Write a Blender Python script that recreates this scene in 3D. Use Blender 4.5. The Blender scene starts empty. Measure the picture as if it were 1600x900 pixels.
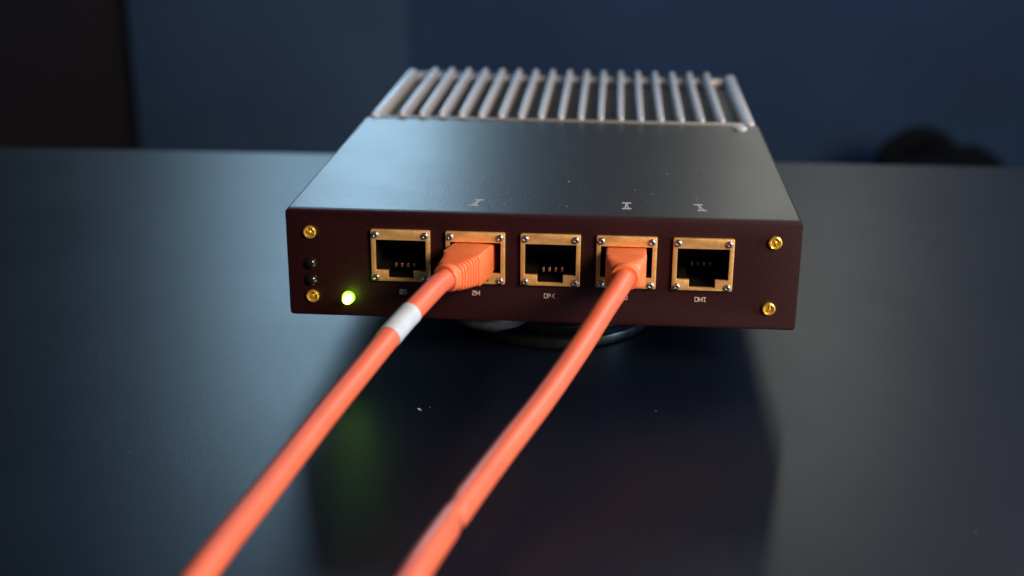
import bpy, bmesh, math, random
from mathutils import Vector, Matrix
from mathutils.geometry import tessellate_polygon

# ------------------------------------------------------------------ camera
scene = bpy.context.scene
C = scene.collection
MM = 0.001
R = math.radians
TABLE = -14.0          # table top, mm (box bottom is z = 0, front panel is y = 0)

cam_d = bpy.data.cameras.new('camera')
cam_d.sensor_width = 36.0
cam_d.lens = 45.796
cam_d.clip_start = 0.01
cam_d.clip_end = 50
cam = bpy.data.objects.new('camera', cam_d)
C.objects.link(cam)
cam.location = (0.0163865, -0.29829289, 0.11486022)
cam.rotation_mode = 'XYZ'
cam.rotation_euler = (R(70.45837592), R(-0.30095731), R(4.54024058))
cam_d.dof.use_dof = True
cam_d.dof.focus_distance = 0.314
cam_d.dof.aperture_fstop = 9.5
cam_d.dof.aperture_blades = 9
scene.camera = cam

# ------------------------------------------------------------------ light
world = bpy.data.worlds.new('World')
scene.world = world
world.use_nodes = True
bg = world.node_tree.nodes['Background']
bg.inputs[0].default_value = (0.18, 0.45, 1.0, 1)
bg.inputs[1].default_value = 0.065

scene.view_settings.view_transform = 'Standard'
scene.view_settings.look = 'None'
scene.view_settings.exposure = 0.0
scene.view_settings.gamma = 1.0
scene.cycles.use_denoising = True


def area(name, loc, target, sx, sy, power, col):
    d = bpy.data.lights.new(name, 'AREA')
    d.shape = 'RECTANGLE'
    d.size = sx
    d.size_y = sy
    d.energy = power
    d.color = col
    o = bpy.data.objects.new(name, d)
    C.objects.link(o)
    o.location = loc
    o.rotation_euler = (Vector(target) - Vector(loc)).to_track_quat('-Z', 'Y').to_euler()
    return o


# cool lamp behind to the left, neutral lamp behind to the right: their low light gives the sheen and the box's shadow
area('cool_back_lamp', (-0.27, 1.0, 0.335), (0, 0, 0), 0.18, 0.26, 1.6, (0.47, 0.76, 1.0))
area('neutral_back_lamp', (0.23, 1.0, 0.42), (0, 0, 0), 0.045, 0.32, 0.38, (1.0, 1.0, 0.86))
# warm lamp in front to the right
area('warm_front_lamp', (0.60, -0.54, 0.44), (0, -0.02, 0.01), 0.30, 0.30, 12.0, (1.0, 0.68, 0.45))
# fill light added to brighten the backdrop, not a real lamp
area('wall_fill', (0.55, 0.80, 0.55), (0.55, 1.25, 0.40), 0.5, 0.1, 0.9, (0.48, 0.74, 1.0))
# soft near-white light from above, behind to the right
area('overhead_lamp', (0.52, 0.30, 0.50), (0, -0.04, 0), 0.34, 0.34, 1.6, (1.0, 0.95, 0.95))
# weak cool light from the right
area('side_lamp', (0.60, -0.13, 0.07), (0, 0.03, 0), 0.12, 0.12, 2.2, (0.5, 0.75, 1.0))

# ------------------------------------------------------------------ materials
def nt(m):
    m.use_nodes = True
    return m.node_tree.nodes, m.node_tree.links


def mat(name, col, rough=0.5, metal=0.0, spec=0.5, var=0.0, vscale=200.0, bump=0.0, bscale=2000.0,
        rvar=0.0, rscale=300.0, coat=0.0, crough=0.12, emit=None, estr=0.0, sss=0.0, stretch=None, trans=0.0):
    m = bpy.data.materials.new(name)
    N, L = nt(m)
    b = N['Principled BSDF']
    b.inputs['Base Color'].default_value = (*col, 1)
    b.inputs['Roughness'].default_value = rough
    b.inputs['Metallic'].default_value = metal
    b.inputs['Specular IOR Level'].default_value = spec
    b.inputs['Coat Weight'].default_value = coat
    b.inputs['Coat Roughness'].default_value = crough
    b.inputs['Transmission Weight'].default_value = trans
    if sss:
        b.inputs['Subsurface Weight'].default_value = sss
        b.inputs['Subsurface Radius'].default_value = (1.0, 0.35, 0.15)
        b.inputs['Subsurface Scale'].default_value = 0.0012
    if emit:
        b.inputs['Emission Color'].default_value = (*emit, 1)
        b.inputs['Emission Strength'].default_value = estr
    tc = N.new('ShaderNodeTexCoord')
    src = tc.outputs['Object']
    if stretch:
        mp = N.new('ShaderNodeMapping')
        mp.inputs['Scale'].default_value = stretch
        L.new(src, mp.inputs['Vector'])
        src = mp.outputs['Vector']

    def noise(scale, detail=3.0):
        n = N.new('ShaderNodeTexNoise')
        n.inputs['Scale'].default_value = scale
        n.inputs['Detail'].default_value = detail
        L.new(src, n.inputs['Vector'])
        return n
    if var:
        n = noise(vscale, 5.0)
        r = N.new('ShaderNodeMapRange')
        r.inputs['From Min'].default_value = 0.3
        r.inputs['From Max'].default_value = 0.7
        r.inputs['To Min'].default_value = 1 - var
        r.inputs['To Max'].default_value = 1 + var
        L.new(n.outputs['Fac'], r.inputs['Value'])
        mx = N.new('ShaderNodeMix')
        mx.data_type = 'RGBA'
        mx.blend_type = 'MULTIPLY'
        mx.inputs['Factor'].default_value = 1
        mx.inputs['A'].default_value = (*col, 1)
        L.new(r.outputs['Result'], mx.inputs['B'])
        L.new(mx.outputs['Result'], b.inputs['Base Color'])
    if rvar:
        n = noise(rscale, 4.0)
        r = N.new('ShaderNodeMapRange')
        r.inputs['From Min'].default_value = 0.3
        r.inputs['From Max'].default_value = 0.7
        r.inputs['To Min'].default_value = rough - rvar
        r.inputs['To Max'].default_value = rough + rvar
        L.new(n.outputs['Fac'], r.inputs['Value'])
        L.new(r.outputs['Result'], b.inputs['Roughness'])
    if bump:
        n = noise(bscale, 2.0)
        bp = N.new('ShaderNodeBump')
        bp.inputs['Strength'].default_value = bump
        bp.inputs['Distance'].default_value = 0.0001
        L.new(n.outputs['Fac'], bp.inputs['Height'])
        L.new(bp.outputs['Normal'], b.inputs['Normal'])
    return m


M = {}
M['table'] = mat('table_laminate', (0.0016, 0.0058, 0.0185), 0.41, spec=0.5, bump=0.6, bscale=2800, rvar=0.018, rscale=22)
M['wall_navy'] = mat('navy_wall_paint', (0.020, 0.066, 0.165), 0.8, var=0.15, vscale=6)
M['wall_slate'] = mat('slate_panel_paint', (0.040, 0.095, 0.195), 0.8, var=0.15, vscale=6)
M['wall_black'] = mat('black_panel_paint', (0.012, 0.013, 0.020), 0.9, var=0.2, vscale=6)
M['cover'] = mat('anodised_cover', (0.016, 0.019, 0.022), 0.40, spec=0.55, bump=0.5, bscale=2000, rvar=0.012, rscale=60)
M['panel'] = mat('maroon_panel', (0.020, 0.0038, 0.0062), 0.5, spec=0.3, bump=0.3, bscale=2600, var=0.2, vscale=900)
M['brass'] = mat('brass', (1.0, 0.66, 0.26), 0.38, metal=0.6, bump=0.35, bscale=1600, var=0.18, vscale=700, rvar=0.06, rscale=900)
M['gold'] = mat('gold_screw', (1.0, 0.72, 0.12), 0.24, metal=0.75, rvar=0.06, rscale=1500)
M['steel'] = mat('steel_screw', (0.42, 0.43, 0.46), 0.28, metal=0.9, rvar=0.06, rscale=1500)
M['black_plastic'] = mat('black_plastic', (0.006, 0.006, 0.007), 0.45, var=0.2, vscale=900)
M['contact'] = mat('copper_contact', (0.95, 0.55, 0.38), 0.3, metal=1.0)
M['orange'] = mat('orange_pvc', (0.74, 0.145, 0.066), 0.45, spec=0.8, coat=0.45, crough=0.36, var=0.08, vscale=150, bump=0.12, bscale=700, sss=0.08)
M['orange_plug'] = mat('orange_plug_plastic', (0.82, 0.21, 0.08), 0.42, spec=0.6, var=0.05, vscale=300, bump=0.15, bscale=1200, sss=0.12)
M['tape'] = mat('silver_tape', (0.46, 0.58, 0.68), 0.45, var=0.10, vscale=250, bump=0.3, bscale=500)
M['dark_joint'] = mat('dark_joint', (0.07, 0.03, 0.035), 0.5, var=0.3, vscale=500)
M['fin'] = mat('aluminium_fin', (0.50, 0.56, 0.64), 0.45, metal=0.3, bump=0.2, bscale=1500, var=0.06, vscale=300)
M['lip'] = mat('lip_metal', (0.22, 0.25, 0.27), 0.45, metal=0.2, bump=0.2, bscale=1500)
M['fin_floor'] = mat('vent_floor_dark', (0.075, 0.068, 0.050), 0.6, var=0.3, vscale=200)
M['led_dark'] = mat('dark_lens', (0.010, 0.007, 0.007), 0.08, spec=0.6, coat=0.6, rvar=0.02, rscale=600)
M['led_green'] = mat('green_lamp', (0.5, 1.0, 0.1), 0.3, emit=(0.42, 1.0, 0.055), estr=17.0)
M['led_halo'] = mat('green_halo_glow', (0.15, 0.5, 0.03), 0.3, emit=(0.30, 1.0, 0.02), estr=1.8)  # weak glow imitating the halo around the green light
M['print'] = mat('white_print', (0.50, 0.46, 0.42), 0.6, var=0.2, vscale=3000)
M['print_cool'] = mat('pale_print', (0.40, 0.43, 0.45), 0.6, var=0.2, vscale=3000)
M['rubber'] = mat('black_rubber', (0.010, 0.010, 0.011), 0.28, spec=0.5, rvar=0.08, rscale=250)
M['cup'] = mat('worn_grey_metal', (0.15, 0.17, 0.20), 0.38, metal=0.6, var=0.45, vscale=260, bump=0.5, bscale=400)
M['coil'] = mat('black_fabric', (0.006, 0.008, 0.012), 0.9, spec=0.1, var=0.2, vscale=400)
M['floor'] = mat('dark_floor', (0.02, 0.022, 0.026), 0.7, var=0.3, vscale=20)
M['dust'] = mat('dust', (0.55, 0.56, 0.58), 0.9, var=0.3, vscale=3000)


# ------------------------------------------------------------------ mesh helpers (all lengths in mm)
def finish(name, bm, m, parent=None, smooth=True, angle=35.0):
    bmesh.ops.recalc_face_normals(bm, faces=bm.faces[:])
    for v in bm.verts:
        v.co *= MM
    me = bpy.data.meshes.new(name)
    if smooth:
        for f in bm.faces:
            f.smooth = True
        for e in bm.edges:
            if len(e.link_faces) == 2 and e.calc_face_angle(0) > R(angle):
                e.smooth = False
    bm.to_mesh(me)
    bm.free()
    me.materials.append(m)
    o = bpy.data.objects.new(name, me)
    C.objects.link(o)
    if parent:
        o.parent = parent
    return o


def add_box(bm, x0, x1, y0, y1, z0, z1, bev=0.0, seg=2, mtx=None):
    r = bmesh.ops.create_cube(bm, size=1.0)
    vs = r['verts']
    for v in vs:
        v.co = Vector(((x0 + x1) / 2 + v.co.x * (x1 - x0), (y0 + y1) / 2 + v.co.y * (y1 - y0), (z0 + z1) / 2 + v.co.z * (z1 - z0)))
    if bev:
        es = list({e for v in vs for e in v.link_edges})
        rr = bmesh.ops.bevel(bm, geom=es, offset=bev, segments=seg, affect='EDGES', profile=0.5)
        vs = list({v for f in rr['faces'] for v in f.verts} | {v for v in vs if v.is_valid})
    if mtx:
        for v in vs:
            v.co = mtx @ v.co
    return vs


def box(name, dims, m, parent=None, bev=0.0, seg=2):
    bm = bmesh.new()
    add_box(bm, *dims, bev=bev, seg=seg)
    return finish(name, bm, m, parent)


def lathe(bm, prof, mtx, n=32):
    """prof: (radius, height) list, axis +z of mtx"""
    rings = []
    for r, h in prof:
        if r < 1e-6:
            rings.append([bm.verts.new(mtx @ Vector((0, 0, h)))])
        else:
            rings.append([bm.verts.new(mtx @ Vector((r * math.cos(2 * math.pi * k / n), r * math.sin(2 * math.pi * k / n), h))) for k in range(n)])
    for a, b in zip(rings, rings[1:]):
        for k in range(n):
            k2 = (k + 1) % n
            if len(a) == 1 and len(b) > 1:
                bm.faces.new((a[0], b[k], b[k2]))
            elif len(b) == 1 and len(a) > 1:
                bm.faces.new((a[k], a[k2], b[0]))
            elif len(a) > 1:
                bm.faces.new((a[k], a[k2], b[k2], b[k]))


TO_FRONT = Matrix.Rotation(R(90), 4, 'X')     # lathe axis +z -> -y (out of the panel)


def plate(bm, outer, holes, y0, y1):
    """polygon with holes in xz, extruded from y0 to y1"""
    loops = [outer] + holes
    flat = [p for l in loops for p in l]
    tris = tessellate_polygon([[Vector((p[0], p[1], 0)) for p in l] for l in loops])
    va = [bm.verts.new((p[0], y0, p[1])) for p in flat]
    vb = [bm.verts.new((p[0], y1, p[1])) for p in flat]
    for t in tris:
        for vv in (va, vb):
            try:
                bm.faces.new([vv[i] for i in t])
            except ValueError:
                pass
    i = 0
    for l in loops:
        n = len(l)
        for k in range(n):
            a, b = i + k, i + (k + 1) % n
            bm.faces.new((va[a], va[b], vb[b], vb[a]))
        i += n


def rrect(x0, x1, z0, z1, r, n=5):
    pts = []
    for cx, cz, a0 in ((x1 - r, z1 - r, 0), (x0 + r, z1 - r, 90), (x0 + r, z0 + r, 180), (x1 - r, z0 + r, 270)):
        for k in range(n + 1):
            a = R(a0 + 90 * k / n)
            pts.append((cx + r * math.cos(a), cz + r * math.sin(a)))
    return pts


def catmull(pts, step=1.2):
    P = [Vector(p) for p in pts]
    P = [P[0] * 2 - P[1]] + P + [P[-1] * 2 - P[-2]]
    out = []
    for i in range(1, len(P) - 2):
        p0, p1, p2, p3 = P[i - 1:i + 3]
        n = max(2, int((p2 - p1).length / step))
        for k in range(n):
            t = k / n
            out.append(0.5 * ((2 * p1) + (p2 - p0) * t + (2 * p0 - 5 * p1 + 4 * p2 - p3) * t * t + (3 * p1 - p0 - 3 * p2 + p3) * t ** 3))
    out.append(P[-2])
    return out


def frames(path, up=Vector((0, 0, 1))):
    fr = []
    n = len(path)
    for i in range(n):
        t = (path[min(i + 1, n - 1)] - path[max(i - 1, 0)]).normalized()
        x = t.cross(up).normalized()
        fr.append((path[i], t, x, x.cross(t).normalized()))
    return fr


def tube(bm, path, rad, n=24, cap=True):
    rings = []
    for i, (p, t, x, z) in enumerate(frames(path)):
        r = rad(i) if callable(rad) else rad
        rings.append([bm.verts.new(p + (x * math.cos(2 * math.pi * k / n) + z * math.sin(2 * math.pi * k / n)) * r) for k in range(n)])
    for a, b in zip(rings, rings[1:]):
        for k in range(n):
            bm.faces.new((a[k], a[(k + 1) % n], b[(k + 1) % n], b[k]))
    if cap:
        bm.faces.new(rings[0])
        bm.faces.new(rings[-1])
    return rings


def loft(bm, secs, n=40, cap=True):
    """secs: (centre, tangent, half width, half height, superellipse exponent)"""
    rings = []
    for c, t, w, h, e in secs:
        c, t = Vector(c), Vector(t).normalized()
        x = t.cross(Vector((0, 0, 1))).normalized()
        z = x.cross(t).normalized()
        ring = []
        for k in range(n):
            a = 2 * math.pi * (k + 0.5) / n
            ca, sa = math.cos(a), math.sin(a)
            px = math.copysign(abs(ca) ** (2 / e), ca) * w
            pz = math.copysign(abs(sa) ** (2 / e), sa) * h
            ring.append(bm.verts.new(c + x * px + z * pz))
        rings.append(ring)
    for a, b in zip(rings, rings[1:]):
        for k in range(n):
            bm.faces.new((a[k], a[(k + 1) % n], b[(k + 1) % n], b[k]))
    if cap:
        bm.faces.new(rings[0])
        bm.faces.new(rings[-1])


def thing(name, label, cat, loc=(0, 0, 0), group=None):
    o = bpy.data.objects.new(name, None)
    C.objects.link(o)
    o.location = Vector(loc) * MM
    o.empty_display_size = 0.01
    o['label'] = label
    o['category'] = cat
    if group:
        o['group'] = group
    return o


def structure(o, label=None):
    o['kind'] = 'structure'
    if label:
        o['label'] = label
    return o


def copy_to(o, parent, loc):
    c = o.copy()
    C.objects.link(c)
    c.parent = parent
    c.location = Vector(loc) * MM
    return c


# ------------------------------------------------------------------ setting
bm = bmesh.new()
add_box(bm, -750, 750, -520, 225.5, TABLE - 26, TABLE, bev=1.2, seg=3, mtx=Matrix.Rotation(R(1.1), 4, 'Z'))
structure(finish('table', bm, M['table']))
structure(box('floor', (-1700, 1600, -900, 1320, -640, -610), M['floor']))
structure(box('wall', (-226, 1600, 1240, 1300, -609, 1400), M['wall_navy']))
structure(box('wall_panel', (-552, -221, 1200, 1290, -609, 1400), M['wall_slate'], bev=3))
structure(box('wall_column', (-1700, -556, 1225, 1290, -609, 1400), M['wall_black'], bev=3))

# ------------------------------------------------------------------ the network box
W2, H, BACK = 62.0, 27.23, 190.0
dev = thing('network_box', 'dark metal network box with five brass-framed ports and a finned rear', 'network switch', (0, 88, 0))
OFF = Vector((0, 88, 0))


def place(o):
    """meshes are written in scene coordinates; their parent sits at OFF"""
    o.location = -OFF * MM
    return o


PORT_X = [-33.85, -15.65, 2.53, 20.75, 39.0]
# opening outline (inside the brass frame) and the larger hole in the panel
def opening(cx, g=0.0):
    return [(cx - 6.15 - g, 20.25 + g), (cx - 6.15 - g, 12.45 - g), (cx - 3.1 - g, 12.45 - g), (cx - 3.1 - g, 10.5 - g),
            (cx + 3.1 + g, 10.5 - g), (cx + 3.1 + g, 12.45 - g), (cx + 6.15 + g, 12.45 - g), (cx + 6.15 + g, 20.25 + g)]


bm = bmesh.new()
plate(bm, rrect(-W2, W2, 0, H, 0.9), [opening(x, 0.25) for x in PORT_X], 0.0, 2.0)
bmesh.ops.recalc_face_normals(bm, faces=bm.faces[:])
es = [e for e in bm.edges if len(e.link_faces) == 2 and e.calc_face_angle(0) > 1.0 and all(abs(v.co.y) < 1e-6 for v in e.verts)
      and all(abs(v.co.x) > 60.9 or v.co.z < 1 or v.co.z > 26 for v in e.verts)]
bmesh.ops.bevel(bm, geom=es, offset=0.22, segments=2, affect='EDGES', profile=0.5)
place(finish('front_panel', bm, M['panel'], dev))

bm = bmesh.new()                                     # folded cover: a sleeve behind the panel
o_, i_ = rrect(-W2 + 0.06, W2 - 0.06, 0.06, H - 0.04, 0.75), rrect(-W2 + 1.6, W2 - 1.6, 1.6, H - 1.6, 0.3)
plate(bm, o_, [i_], 2.08, 105.5)
o_, i_ = rrect(-W2 + 0.06, W2 - 0.06, 0.06, H - 4.0, 0.3), rrect(-W2 + 1.6, W2 - 1.6, 1.6, H - 5.6, 0.3)
plate(bm, o_, [i_], 105.52, BACK - 2)
place(finish('cover', bm, M['cover'], dev))
bm = bmesh.new()
plate(bm, rrect(-W2, W2, 0, H - 0.3, 0.9), [], BACK - 2, BACK)
place(finish('back_plate', bm, M['cover'], dev))

# --- ports: brass frame > screws, socket, contacts
def port_frame_mesh():
    bm = bmesh.new()
    plate(bm, rrect(-7.22, 7.22, 9.75, 22.8, 0.35, 3), [opening(0)], -0.85, -0.02)
    bmesh.ops.recalc_face_normals(bm, faces=bm.faces[:])
    es = [e for e in bm.edges if len(e.link_faces) == 2 and e.calc_face_angle(0) > 1.0 and all(v.co.y < -0.8 for v in e.verts)]
    bmesh.ops.bevel(bm, geom=es, offset=0.16, segments=2, affect='EDGES', profile=0.5)
    return bm


def screw_mesh(bm, r, h, recess):
    lathe(bm, [(r, 0), (r, h * 0.35), (r * 0.92, h * 0.62), (r * 0.72, h * 0.88), (recess * 1.12, h), (recess, h * 0.94), (recess * 0.95, h * 0.35), (0, h * 0.32)], TO_FRONT, 24)


ports = []
for i, x in enumerate(PORT_X):
    loc = Vector((x, 0, 0)) - OFF
    if i == 0:
        f0 = finish('port', port_frame_mesh(), M['brass'], dev)
        bm = bmesh.new()
        screw_mesh(bm, 0.88, 0.62, 0.36)
        s0 = finish('screw', bm, M['steel'], f0)
        bm = bmesh.new()                              # socket: open black box behind the panel
        out = [(-7.4, 9.4), (7.4, 9.4), (7.4, 21.6), (-7.4, 21.6)]
        plate(bm, out, [opening(0, 0.3)], 2.05, 14.0)
        add_box(bm, -7.4, 7.4, 14.02, 15.0, 9.4, 21.6)
        k0 = finish('socket', bm, M['black_plastic'], f0)
        bm = bmesh.new()                              # one bent spring contact
        add_box(bm, -0.3, 0.3, 3.0, 3.6, 12.0, 13.3, bev=0.22)
        add_box(bm, -0.2, 0.2, 3.4, 12.5, 11.9, 12.4, bev=0.1)
        c0 = finish('contact', bm, M['contact'], f0)
        f = f0
        f.location = loc * MM
        screws, sock, con0 = s0, k0, c0
    else:
        f = copy_to(f0, dev, loc)
        sock = copy_to(k0, f, (0, 0, 0))
        con0 = copy_to(c0, f, (0, 0, 0))
    ports.append(f)
    for j, (sx, sz) in enumerate(((-6.05, 21.6), (6.05, 21.6), (-6.05, 10.72), (6.05, 10.72))):
        s = s0 if (i == 0 and j == 0) else copy_to(s0, f, (0, 0, 0))
        s.location = Vector((sx, -0.86, sz)) * MM
        s.rotation_euler = (0, random.random() * 6, 0)
    for j in range(4):
        c = con0 if j == 0 else copy_to(c0, f, (0, 0, 0))
        c.location = Vector((-1.95 + j * 1.52 + 0.1, 7.5 if i == 4 else 0, 0)) * MM

# --- panel screws, indicator lamps
for i, (x, z) in enumerate(((-56.14, 21.56), (-56.12, 5.05), (55.7, 22.15), (55.3, 5.5))):
    bm = bmesh.new()
    lathe(bm, [(1.62, 0), (1.66, 0.35), (1.55, 0.66), (1.30, 0.80), (1.08, 0.70), (0.92, 0.42), (0.55, 0.36), (0.42, 0.52), (0.22, 0.60), (0, 0.60)], TO_FRONT, 32)
    s = finish('panel_screw', bm, M['gold'], dev)
    s.location = (Vector((x, -0.01, z)) - OFF) * MM
    bm = bmesh.new()
    add_box(bm, -0.75, 0.75, -0.72, -0.40, -0.12, 0.12, bev=0.05)
    t = finish('slot_bar', bm, M['gold'], s)
    t.rotation_euler = (0, R((25, -30, 65, 110)[i]), 0)
for x, z in ((-56.2, 13.6), (-56.2, 9.25)):
    bm = bmesh.new()
    lathe(bm, [(1.75, 0), (1.75, 0.12), (1.5, 0.2), (1.42, 0.15), (1.36, 0.45), (1.12, 0.85), (0.7, 1.12), (0.3, 1.22), (0, 1.24)], TO_FRONT, 32)
    s = finish('indicator_light', bm, M['led_dark'], dev)
    s.location = (Vector((x, -0.01, z)) - OFF) * MM
    s['label'] = 'unlit dark indicator lens'
bm = bmesh.new()
lathe(bm, [(1.25, 0), (1.25, 1.7), (1.15, 2.2), (0.86, 2.6), (0.45, 2.82), (0, 2.9)], TO_FRONT, 32)
s = finish('indicator_light', bm, M['led_green'], dev)
s.location = (Vector((-47.15, -0.01, 4.97)) - OFF) * MM
s['label'] = 'glowing green indicator light'
bm = bmesh.new()
lathe(bm, [(1.62, 0), (1.62, 0.3), (1.5, 0.55), (1.27, 0.62), (1.27, 0)], TO_FRONT, 32)
finish('halo_ring', bm, M['led_halo'], s)  # added glowing ring, stands in for the green light's halo

# --- printed lettering: strokes in a unit cell
G = {
    'O': ([(0, 0), (0, 1), (.8, 1), (.8, 0), (0, 0)], [(.4, .15), (.4, .85)]),
    'J': ([(.1, 1), (.6, 1), (.6, 0), (.25, 0)], [(.15, .8), (.15, .62)]),
    '2': ([(0, 1), (.75, 1), (.75, .55), (0, .45), (0, 0), (.75, 0)], [(.2, .78), (.5, .78)]),
    'M': ([(0, 0), (0, 1), (.45, .25), (.9, 1), (.9, 0)],),
    'D': ([(0, 0), (0, 1), (.55, 1), (.8, .75), (.8, .25), (.55, 0), (0, 0)],),
    'N': ([(0, 0), (0, 1), (.55, .4), (.55, 1)],),
    '<': ([(.65, 1), (.1, .5), (.65, 0)],),
    'T': ([(.1, 1), (.75, 1)], [(.75, 1), (.45, .8), (.45, .1), (.75, 0)]),
}


def stroke(bm, a, b, w, t, mtx):
    a, b = Vector((a[0], 0, a[1])), Vector((b[0], 0, b[1]))
    d = (b - a).normalized() * w * 0.35
    a, b = a - d, b + d
    s = (b - a).normalized().cross(Vector((0, 1, 0))) * w / 2
    lo = [bm.verts.new(mtx @ (p + Vector((0, 0, 0)))) for p in (a - s, b - s, b + s, a + s)]
    hi = [bm.verts.new(mtx @ (p + Vector((0, -t, 0)))) for p in (a - s, b - s, b + s, a + s)]
    bm.faces.new(hi)
    for k in range(4):
        bm.faces.new((lo[k], lo[(k + 1) % 4], hi[(k + 1) % 4], hi[k]))


def lettering(text, cx, z, h, w):
    bm = bmesh.new()
    adv = h * 0.86
    x = cx - adv * len(text) / 2 + 0.1
    q = 0.0
    for ch in text:
        for pl in G[ch]:
            for a, b in zip(pl, pl[1:]):
                q = (q + 0.0013) % 0.012
                stroke(bm, (x + a[0] * h * .85, z + a[1] * h), (x + b[0] * h * .85, z + b[1] * h), w, 0.02 + q, Matrix.Identity(4))
        x += adv
    return bm


for text, cx, z in (('OJ', -33.5, 6.15), ('2M', -15.6, 6.45), ('DN<', 2.45, 6.3), ('DD', 20.45, 6.5), ('DMT', 38.9, 6.6)):
    o = place(finish('port_label', lettering(text, cx, z + 0.1, 1.08, 0.18), M['print'], dev, smooth=False))

for cx, cy, sk in ((-16.4, 10.0, 0.45), (20.5, 10.6, 0.0), (38.4, 10.7, -0.35)):       # hourglass marks on the cover
    bm = bmesh.new()
    mt = Matrix.Translation((cx, cy, H - 0.03)) @ Matrix.Rotation(R(-90), 4, 'X')
    w, l = 0.8, 2.5
    for k, (a, b, t) in enumerate((((-w + sk, l), (w + sk, l), 1.0), ((-w - sk, -l), (w - sk, -l), 1.0), ((-.45 + sk, l), (.2, -.3), .35),
                                   ((.45 + sk, l), (-.2, .3), .35), ((.15, .2), (.5 - sk, -l), .35), ((-.15, .2), (-.5 - sk, -l), .35))):
        stroke(bm, a, b, t, 0.03 + 0.004 * k, mt)
    place(finish('cover_mark', bm, M['print_cool'], dev, smooth=False))

# --- heat sink at the rear: rails and rounded fins over a dark floor
hs = box('heat_sink', (-57.6, 57.6, 107, 186, H - 3.98, H - 3.2), M['fin_floor'], dev, bev=0.1)
place(hs)
hs['label'] = 'finned aluminium heat sink let into the rear of the cover'
box('lip', (-57.6, 57.6, 105.6, 107.4, H - 3.98, H + 0.4), M['lip'], hs, bev=0.25)
box('rail', (-60.6, -57.7, 105.6, 187.8, H - 3.98, H + 1.0), M['fin'], hs, bev=0.8, seg=3)
box('rail', (57.7, 60.6, 105.6, 187.8, H - 3.98, H + 1.0), M['fin'], hs, bev=0.8, seg=3)
box('rail', (-57.6, 57.6, 185.2, 187.0, H - 3.98, H - 0.6), M['fin'], hs, bev=0.6, seg=3)
bm = bmesh.new()
add_box(bm, -0.9, 0.9, 106.8, 189.0, H - 3.1, H + 1.6, bev=0.6, seg=4)
fin0 = finish('fin', bm, M['fin'], hs)
for k in range(17):
    f = fin0 if k == 0 else copy_to(fin0, hs, (0, 0, 0))
    f.location = (MM * (-50.6 + k * 6.325), 0, 0)

bm = bmesh.new()
lathe(bm, [(2.2, 0), (2.2, 0.35), (1.9, 0.75), (1.3, 1.05), (0.7, 1.15), (0.55, 0.9), (0, 0.88)], Matrix.Identity(4), 28)
s = finish('cover_screw', bm, M['fin'], dev)
s.location = (Vector((55.6, 99.8, H - 0.03)) - OFF) * MM
for x in (-40, 40):                                   # rear feet
    bm = bmesh.new()
    lathe(bm, [(0, 0.02), (6.5, 0.02), (6.3, TABLE * 0.96), (5.9, TABLE), (0, TABLE)], Matrix.Identity(4), 28)
    s = finish('rubber_foot', bm, M['rubber'], dev)
    s.location = (Vector((x, 160, 0)) - OFF) * MM

# ------------------------------------------------------------------ round stand under the front
st = thing('round_stand', 'black round stepped stand under the front of the network box', 'stand', (1.5, 44, TABLE))
bm = bmesh.new()
lathe(bm, [(0, 0), (26.6, 0), (27.6, 0.5), (27.9, 1.6), (27.6, 2.8), (27.0, 3.3), (26.4, 3.5), (0, 3.5)], Matrix.Identity(4), 96)
finish('base_ring', bm, M['rubber'], st)
bm = bmesh.new()
lathe(bm, [(0, 3.4), (25.2, 3.4), (25.9, 4.2), (26.6, 5.0), (26.8, 6.2), (26.3, 7.2), (25.0, 7.7), (0, 7.7)], Matrix.Identity(4), 96)
finish('swivel_ring', bm, M['rubber'], st)
bm = bmesh.new()
lathe(bm, [(0, 7.6), (13.0, 7.6), (13.0, 13.0), (14.0, 13.97), (0, 13.97)], Matrix.Identity(4), 64)
finish('column', bm, M['rubber'], st)
bm = bmesh.new()                                      # metal clamp cup under the box's front edge
lathe(bm, [(0, 7.75), (4.5, 7.75), (5.0, 9.2), (9.2, 9.8), (10.6, 10.8), (11.2, 12.4), (11.4, 13.97), (0, 13.97)], Matrix.Translation((-14.5, -31.0, 0)), 48)
finish('clamp_cup', bm, M['cup'], st)

# ------------------------------------------------------------------ patch cables
def near(path, p):
    p = Vector(p)
    return min(range(len(path)), key=lambda i: (path[i] - p).length)


# cable with the straight collar, tape band
c1 = thing('patch_cable', 'orange patch cable with silver tape band, plugged into the second port', 'cable', (-16, 0, 16), 'orange patch cables')
P1 = [(-18.6, -9.6, 16.0), (-20.0, -13.9, 16.1), (-22.1, -19.6, 16.0), (-25.2, -28.6, 14.4), (-28.6, -37.1, 12.2), (-32.8, -51.3, 9.3), (-37.6, -71.9, 6.6), (-42.0, -97.3, 4.7),
      (-45.8, -125.9, 4.0), (-49.5, -165, 2.0), (-53, -215, -7.5), (-58, -255, -11.4), (-66, -320, -11.5), (-80, -420, -11.5), (-92, -505, -11.5)]
c2 = thing('patch_cable', 'plain orange patch cable plugged straight into the fourth port', 'cable', (20.6, 0, 16), 'orange patch cables')
P2 = [(20.7, -6.0, 16.0), (20.4, -10.4, 16.0), (18.9, -15.9, 14.9), (16.0, -22.9, 12.5), (10.8, -37.5, 8.6), (4.0, -56.5, 4.6), (-2.6, -75.2, 2.0), (-8.4, -97.5, 1.5),
      (-13.0, -121.1, 2.4), (-18, -150, 0.5), (-24, -205, -8), (-30, -250, -11.4), (-38, -320, -11.5), (-48, -420, -11.5), (-55, -505, -11.5)]


def setp(o, root):
    o.parent = root
    o.location = -root.location
    return o


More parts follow.
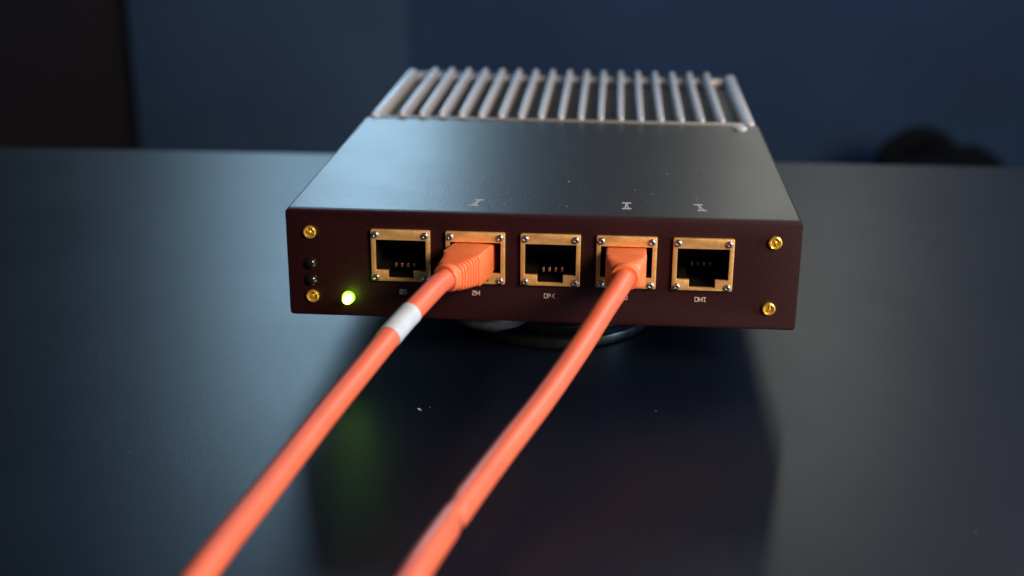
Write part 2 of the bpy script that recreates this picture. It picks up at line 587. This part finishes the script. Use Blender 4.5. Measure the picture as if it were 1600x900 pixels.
path1 = catmull(P1)
bm = bmesh.new()
tube(bm, path1, 2.5, 28)
setp(finish('jacket', bm, M['orange'], c1), c1)
a, b = near(path1, (-26.5, -31.9, 13.6)), near(path1, (-29.9, -41.6, 11.3))
bm = bmesh.new()
seg1 = catmull([path1[k] for k in range(a, b + 1)], 0.4)
random.seed(3)
jit = [random.uniform(-0.015, 0.015) for _ in range(400)]
tube(bm, seg1, lambda i: 2.66 + jit[i % 400], 28)
setp(finish('tape_band', bm, M['tape'], c1), c1)

# plug body: yawed block in the port
def plug_body(root, base, yaw, length, name='plug'):
    bm = bmesh.new()
    mt = Matrix.Translation(base) @ Matrix.Rotation(R(yaw), 4, 'Z')
    add_box(bm, -4.8, 4.8, -length, 0.6, -4.05, 4.0, bev=0.55, seg=3, mtx=mt)
    add_box(bm, -4.3, 4.3, 0.3, 7.0, -3.5, 3.4, bev=0.3, seg=2, mtx=mt)
    return setp(finish(name, bm, M['orange_plug'], root), root)


plug_body(c1, (-16.0, 0, 15.95), -15.5, 8.2)
# ribbed boot
bm = bmesh.new()
pa, pb = Vector((-18.0, -7.6, 15.95)), Vector((-21.1, -15.9, 16.1))
ta, tb = Vector((-.27, -.96, 0)), Vector((-.48, -.87, -.04))
secs = []
NR = 66
for k in range(NR + 1):
    u = k / NR
    c = pa.lerp(pb, u) + Vector((0.5, -0.3, 0)) * math.sin(math.pi * u) * 0.5
    t = ta.lerp(tb, u)
    w = 4.72 + (3.25 - 4.72) * u ** 0.9
    h = 3.95 + (3.25 - 3.95) * u ** 0.9
    e = 9.0 + (2.3 - 9.0) * u ** 0.7
    if u < 0.80:
        ph = (u / 0.80 * 7) % 1.0
        g = 1.0 - 0.075 * (1 if 0.60 < ph < 0.98 else 0)
        w *= g
        h *= 1.0 - (1 - g) * 0.9
    else:
        e = 2.2
        w = h = 3.42 - (0.35 * max(0, (u - 0.93) / 0.07) ** 2)
    secs.append((c, t, w, h, e))
loft(bm, secs, 48)
setp(finish('boot', bm, M['orange_plug'], c1, angle=28), c1)

path2 = catmull(P2)
j = near(path2, (-8.8, -99.0, 1.5))
path2 = path2[:j - 14] + catmull(path2[j - 14:j + 15], 0.35) + path2[j + 15:]
j = near(path2, (-8.8, -99.0, 1.5))
bm = bmesh.new()
rings = tube(bm, path2, 2.5, 32)
for i, ring in enumerate(rings):                     # a slanting crease where the jacket is pinched
    fr = frames(path2[max(0, i - 1):i + 2])[min(i, 1)]
    for v in ring:
        d = v.co - path2[i]
        side = d.dot(fr[2]) / 2.5
        s = ((path2[i] - path2[j]).dot(fr[1]) + 3.0 * side) / 1.7
        depth = 0.38 * math.exp(-s * s) * (0.15 + 0.85 * abs(side))
        v.co = path2[i] + d * (1 - depth / 2.5)
setp(finish('jacket', bm, M['orange'], c2), c2)
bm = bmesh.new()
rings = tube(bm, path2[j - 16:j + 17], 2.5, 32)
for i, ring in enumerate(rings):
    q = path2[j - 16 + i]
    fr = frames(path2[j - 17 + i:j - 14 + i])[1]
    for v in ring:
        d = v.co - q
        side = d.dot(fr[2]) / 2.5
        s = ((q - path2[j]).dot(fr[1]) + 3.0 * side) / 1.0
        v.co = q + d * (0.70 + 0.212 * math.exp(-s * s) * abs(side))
o = setp(finish('joint', bm, M['dark_joint'], c2), c2)
o['label'] = 'dark pinched crease across the orange jacket'

plug_body(c2, (20.66, 0, 15.95), 0, 5.6)
bm = bmesh.new()
secs = []
for k in range(25):
    u = k / 24
    c = Vector((20.66, -5.2, 15.95)).lerp(Vector((20.35, -11.2, 15.95)), u)
    t = Vector((0, -1, 0)).lerp(Vector((-.10, -.98, -.10)), u)
    if u < 0.30:
        w, h, e = 4.75, 3.95, 9.0
    elif u < 0.72:
        q = (u - .30) / .42
        w, h, e = 4.75 - 1.35 * q, 3.95 - 0.55 * q, 9.0 - 6.6 * q
    else:
        w = h = 3.42 - 0.3 * max(0, (u - .9) / .1) ** 2
        e = 2.1
    secs.append((c, t, w, h, e))
loft(bm, secs, 48)
setp(finish('boot', bm, M['orange_plug'], c2, angle=28), c2)

# ------------------------------------------------------------------ dark bag on the floor behind the table
FLOOR = -610.0          # the bag stands on the floor
bag = thing('bag', 'blurred black rounded bag behind the right end of the table', 'bag', (356, 1070, FLOOR))
bag.scale = (1.0, 1.0, 0.95)
bm = bmesh.new()
secs = []
for k in range(41):
    u = k / 40
    z = 0.5 + u * 430
    taper = (1 - max(0, (u - 0.70) / 0.30) ** 2.4) ** 0.5 if u < 0.999 else 0.02
    bot = min(1, (0.82 + u * 2.2))
    secs.append((Vector((0, 0, z)), max(0.03, taper) * bot * 100, max(0.03, taper) * bot * 62))
rings = []
for c, w, h in secs:
    ring = []
    for q in range(48):
        an = 2 * math.pi * q / 48
        wob = 1 + 0.03 * math.sin(3 * an + c.z * 0.02) + 0.02 * math.sin(5 * an + c.z * 0.05)
        ring.append(bm.verts.new(c + Vector((math.copysign(abs(math.cos(an)) ** .75, math.cos(an)) * w * wob, math.copysign(abs(math.sin(an)) ** .75, math.sin(an)) * h * wob, 0))))
    rings.append(ring)
for ra, rb in zip(rings, rings[1:]):
    for q in range(48):
        bm.faces.new((ra[q], ra[(q + 1) % 48], rb[(q + 1) % 48], rb[q]))
bm.faces.new(rings[0])
bm.faces.new(rings[-1])
finish('body', bm, M['coil'], bag)
bm = bmesh.new()
add_box(bm, -72, 72, -84, -50, 40, 235, bev=14, seg=4)
finish('pocket', bm, M['coil'], bag)
bm = bmesh.new()
tube(bm, catmull([(-54, 0, 392), (-46, 0, 422), (-26, 0, 438), (-8, 0, 439), (10, 0, 426), (20, 0, 392)], 4), 14, 14)
finish('handle', bm, M['coil'], bag)
bm = bmesh.new()
bmesh.ops.create_icosphere(bm, subdivisions=3, radius=1.0, matrix=Matrix.Translation((34, -4, 404)) @ Matrix.Diagonal((37, 40, 30, 1)))
for v in bm.verts:
    v.co += Vector((math.sin(v.co.z * .2) * 2, 0, math.sin(v.co.x * .17) * 1.5))
finish('flap', bm, M['coil'], bag)

# ------------------------------------------------------------------ dust
random.seed(11)


def dust(name, label, pts):
    bm = bmesh.new()
    for x, y, z, s in pts:
        mt = Matrix.Translation((x, y, z + s * 0.12)) @ Matrix.Rotation(random.random() * 6.28, 4, 'Z') @ Matrix.Diagonal((s * random.uniform(.7, 1.6), s, s * 0.35, 1))
        bmesh.ops.create_icosphere(bm, subdivisions=1, radius=0.5, matrix=mt)
    o = finish(name, bm, M['dust'])
    o['kind'] = 'stuff'
    o['label'] = label
    o['category'] = 'dust'


pts = [(-26.6, -23.1, TABLE, 0.75), (-26.1, -23.5, TABLE, 0.45), (-26.9, -22.6, TABLE, 0.4)]
for _ in range(80):
    pts.append((random.uniform(-150, 150), random.uniform(-110, 120), TABLE, random.choice((.10, .12, .15, .18, .24))))
dust('table_dust', 'fine pale dust specks scattered over the dark table', pts)
pts = [(5.5, 32, H - 0.04, .5), (27, 22, H - 0.04, .35)]
for _ in range(45):
    pts.append((random.uniform(-20, 60), random.uniform(4, 60), H - 0.04, random.choice((.12, .15, .2, .28))))
dust('cover_dust', 'fine pale dust specks on the box cover', pts)
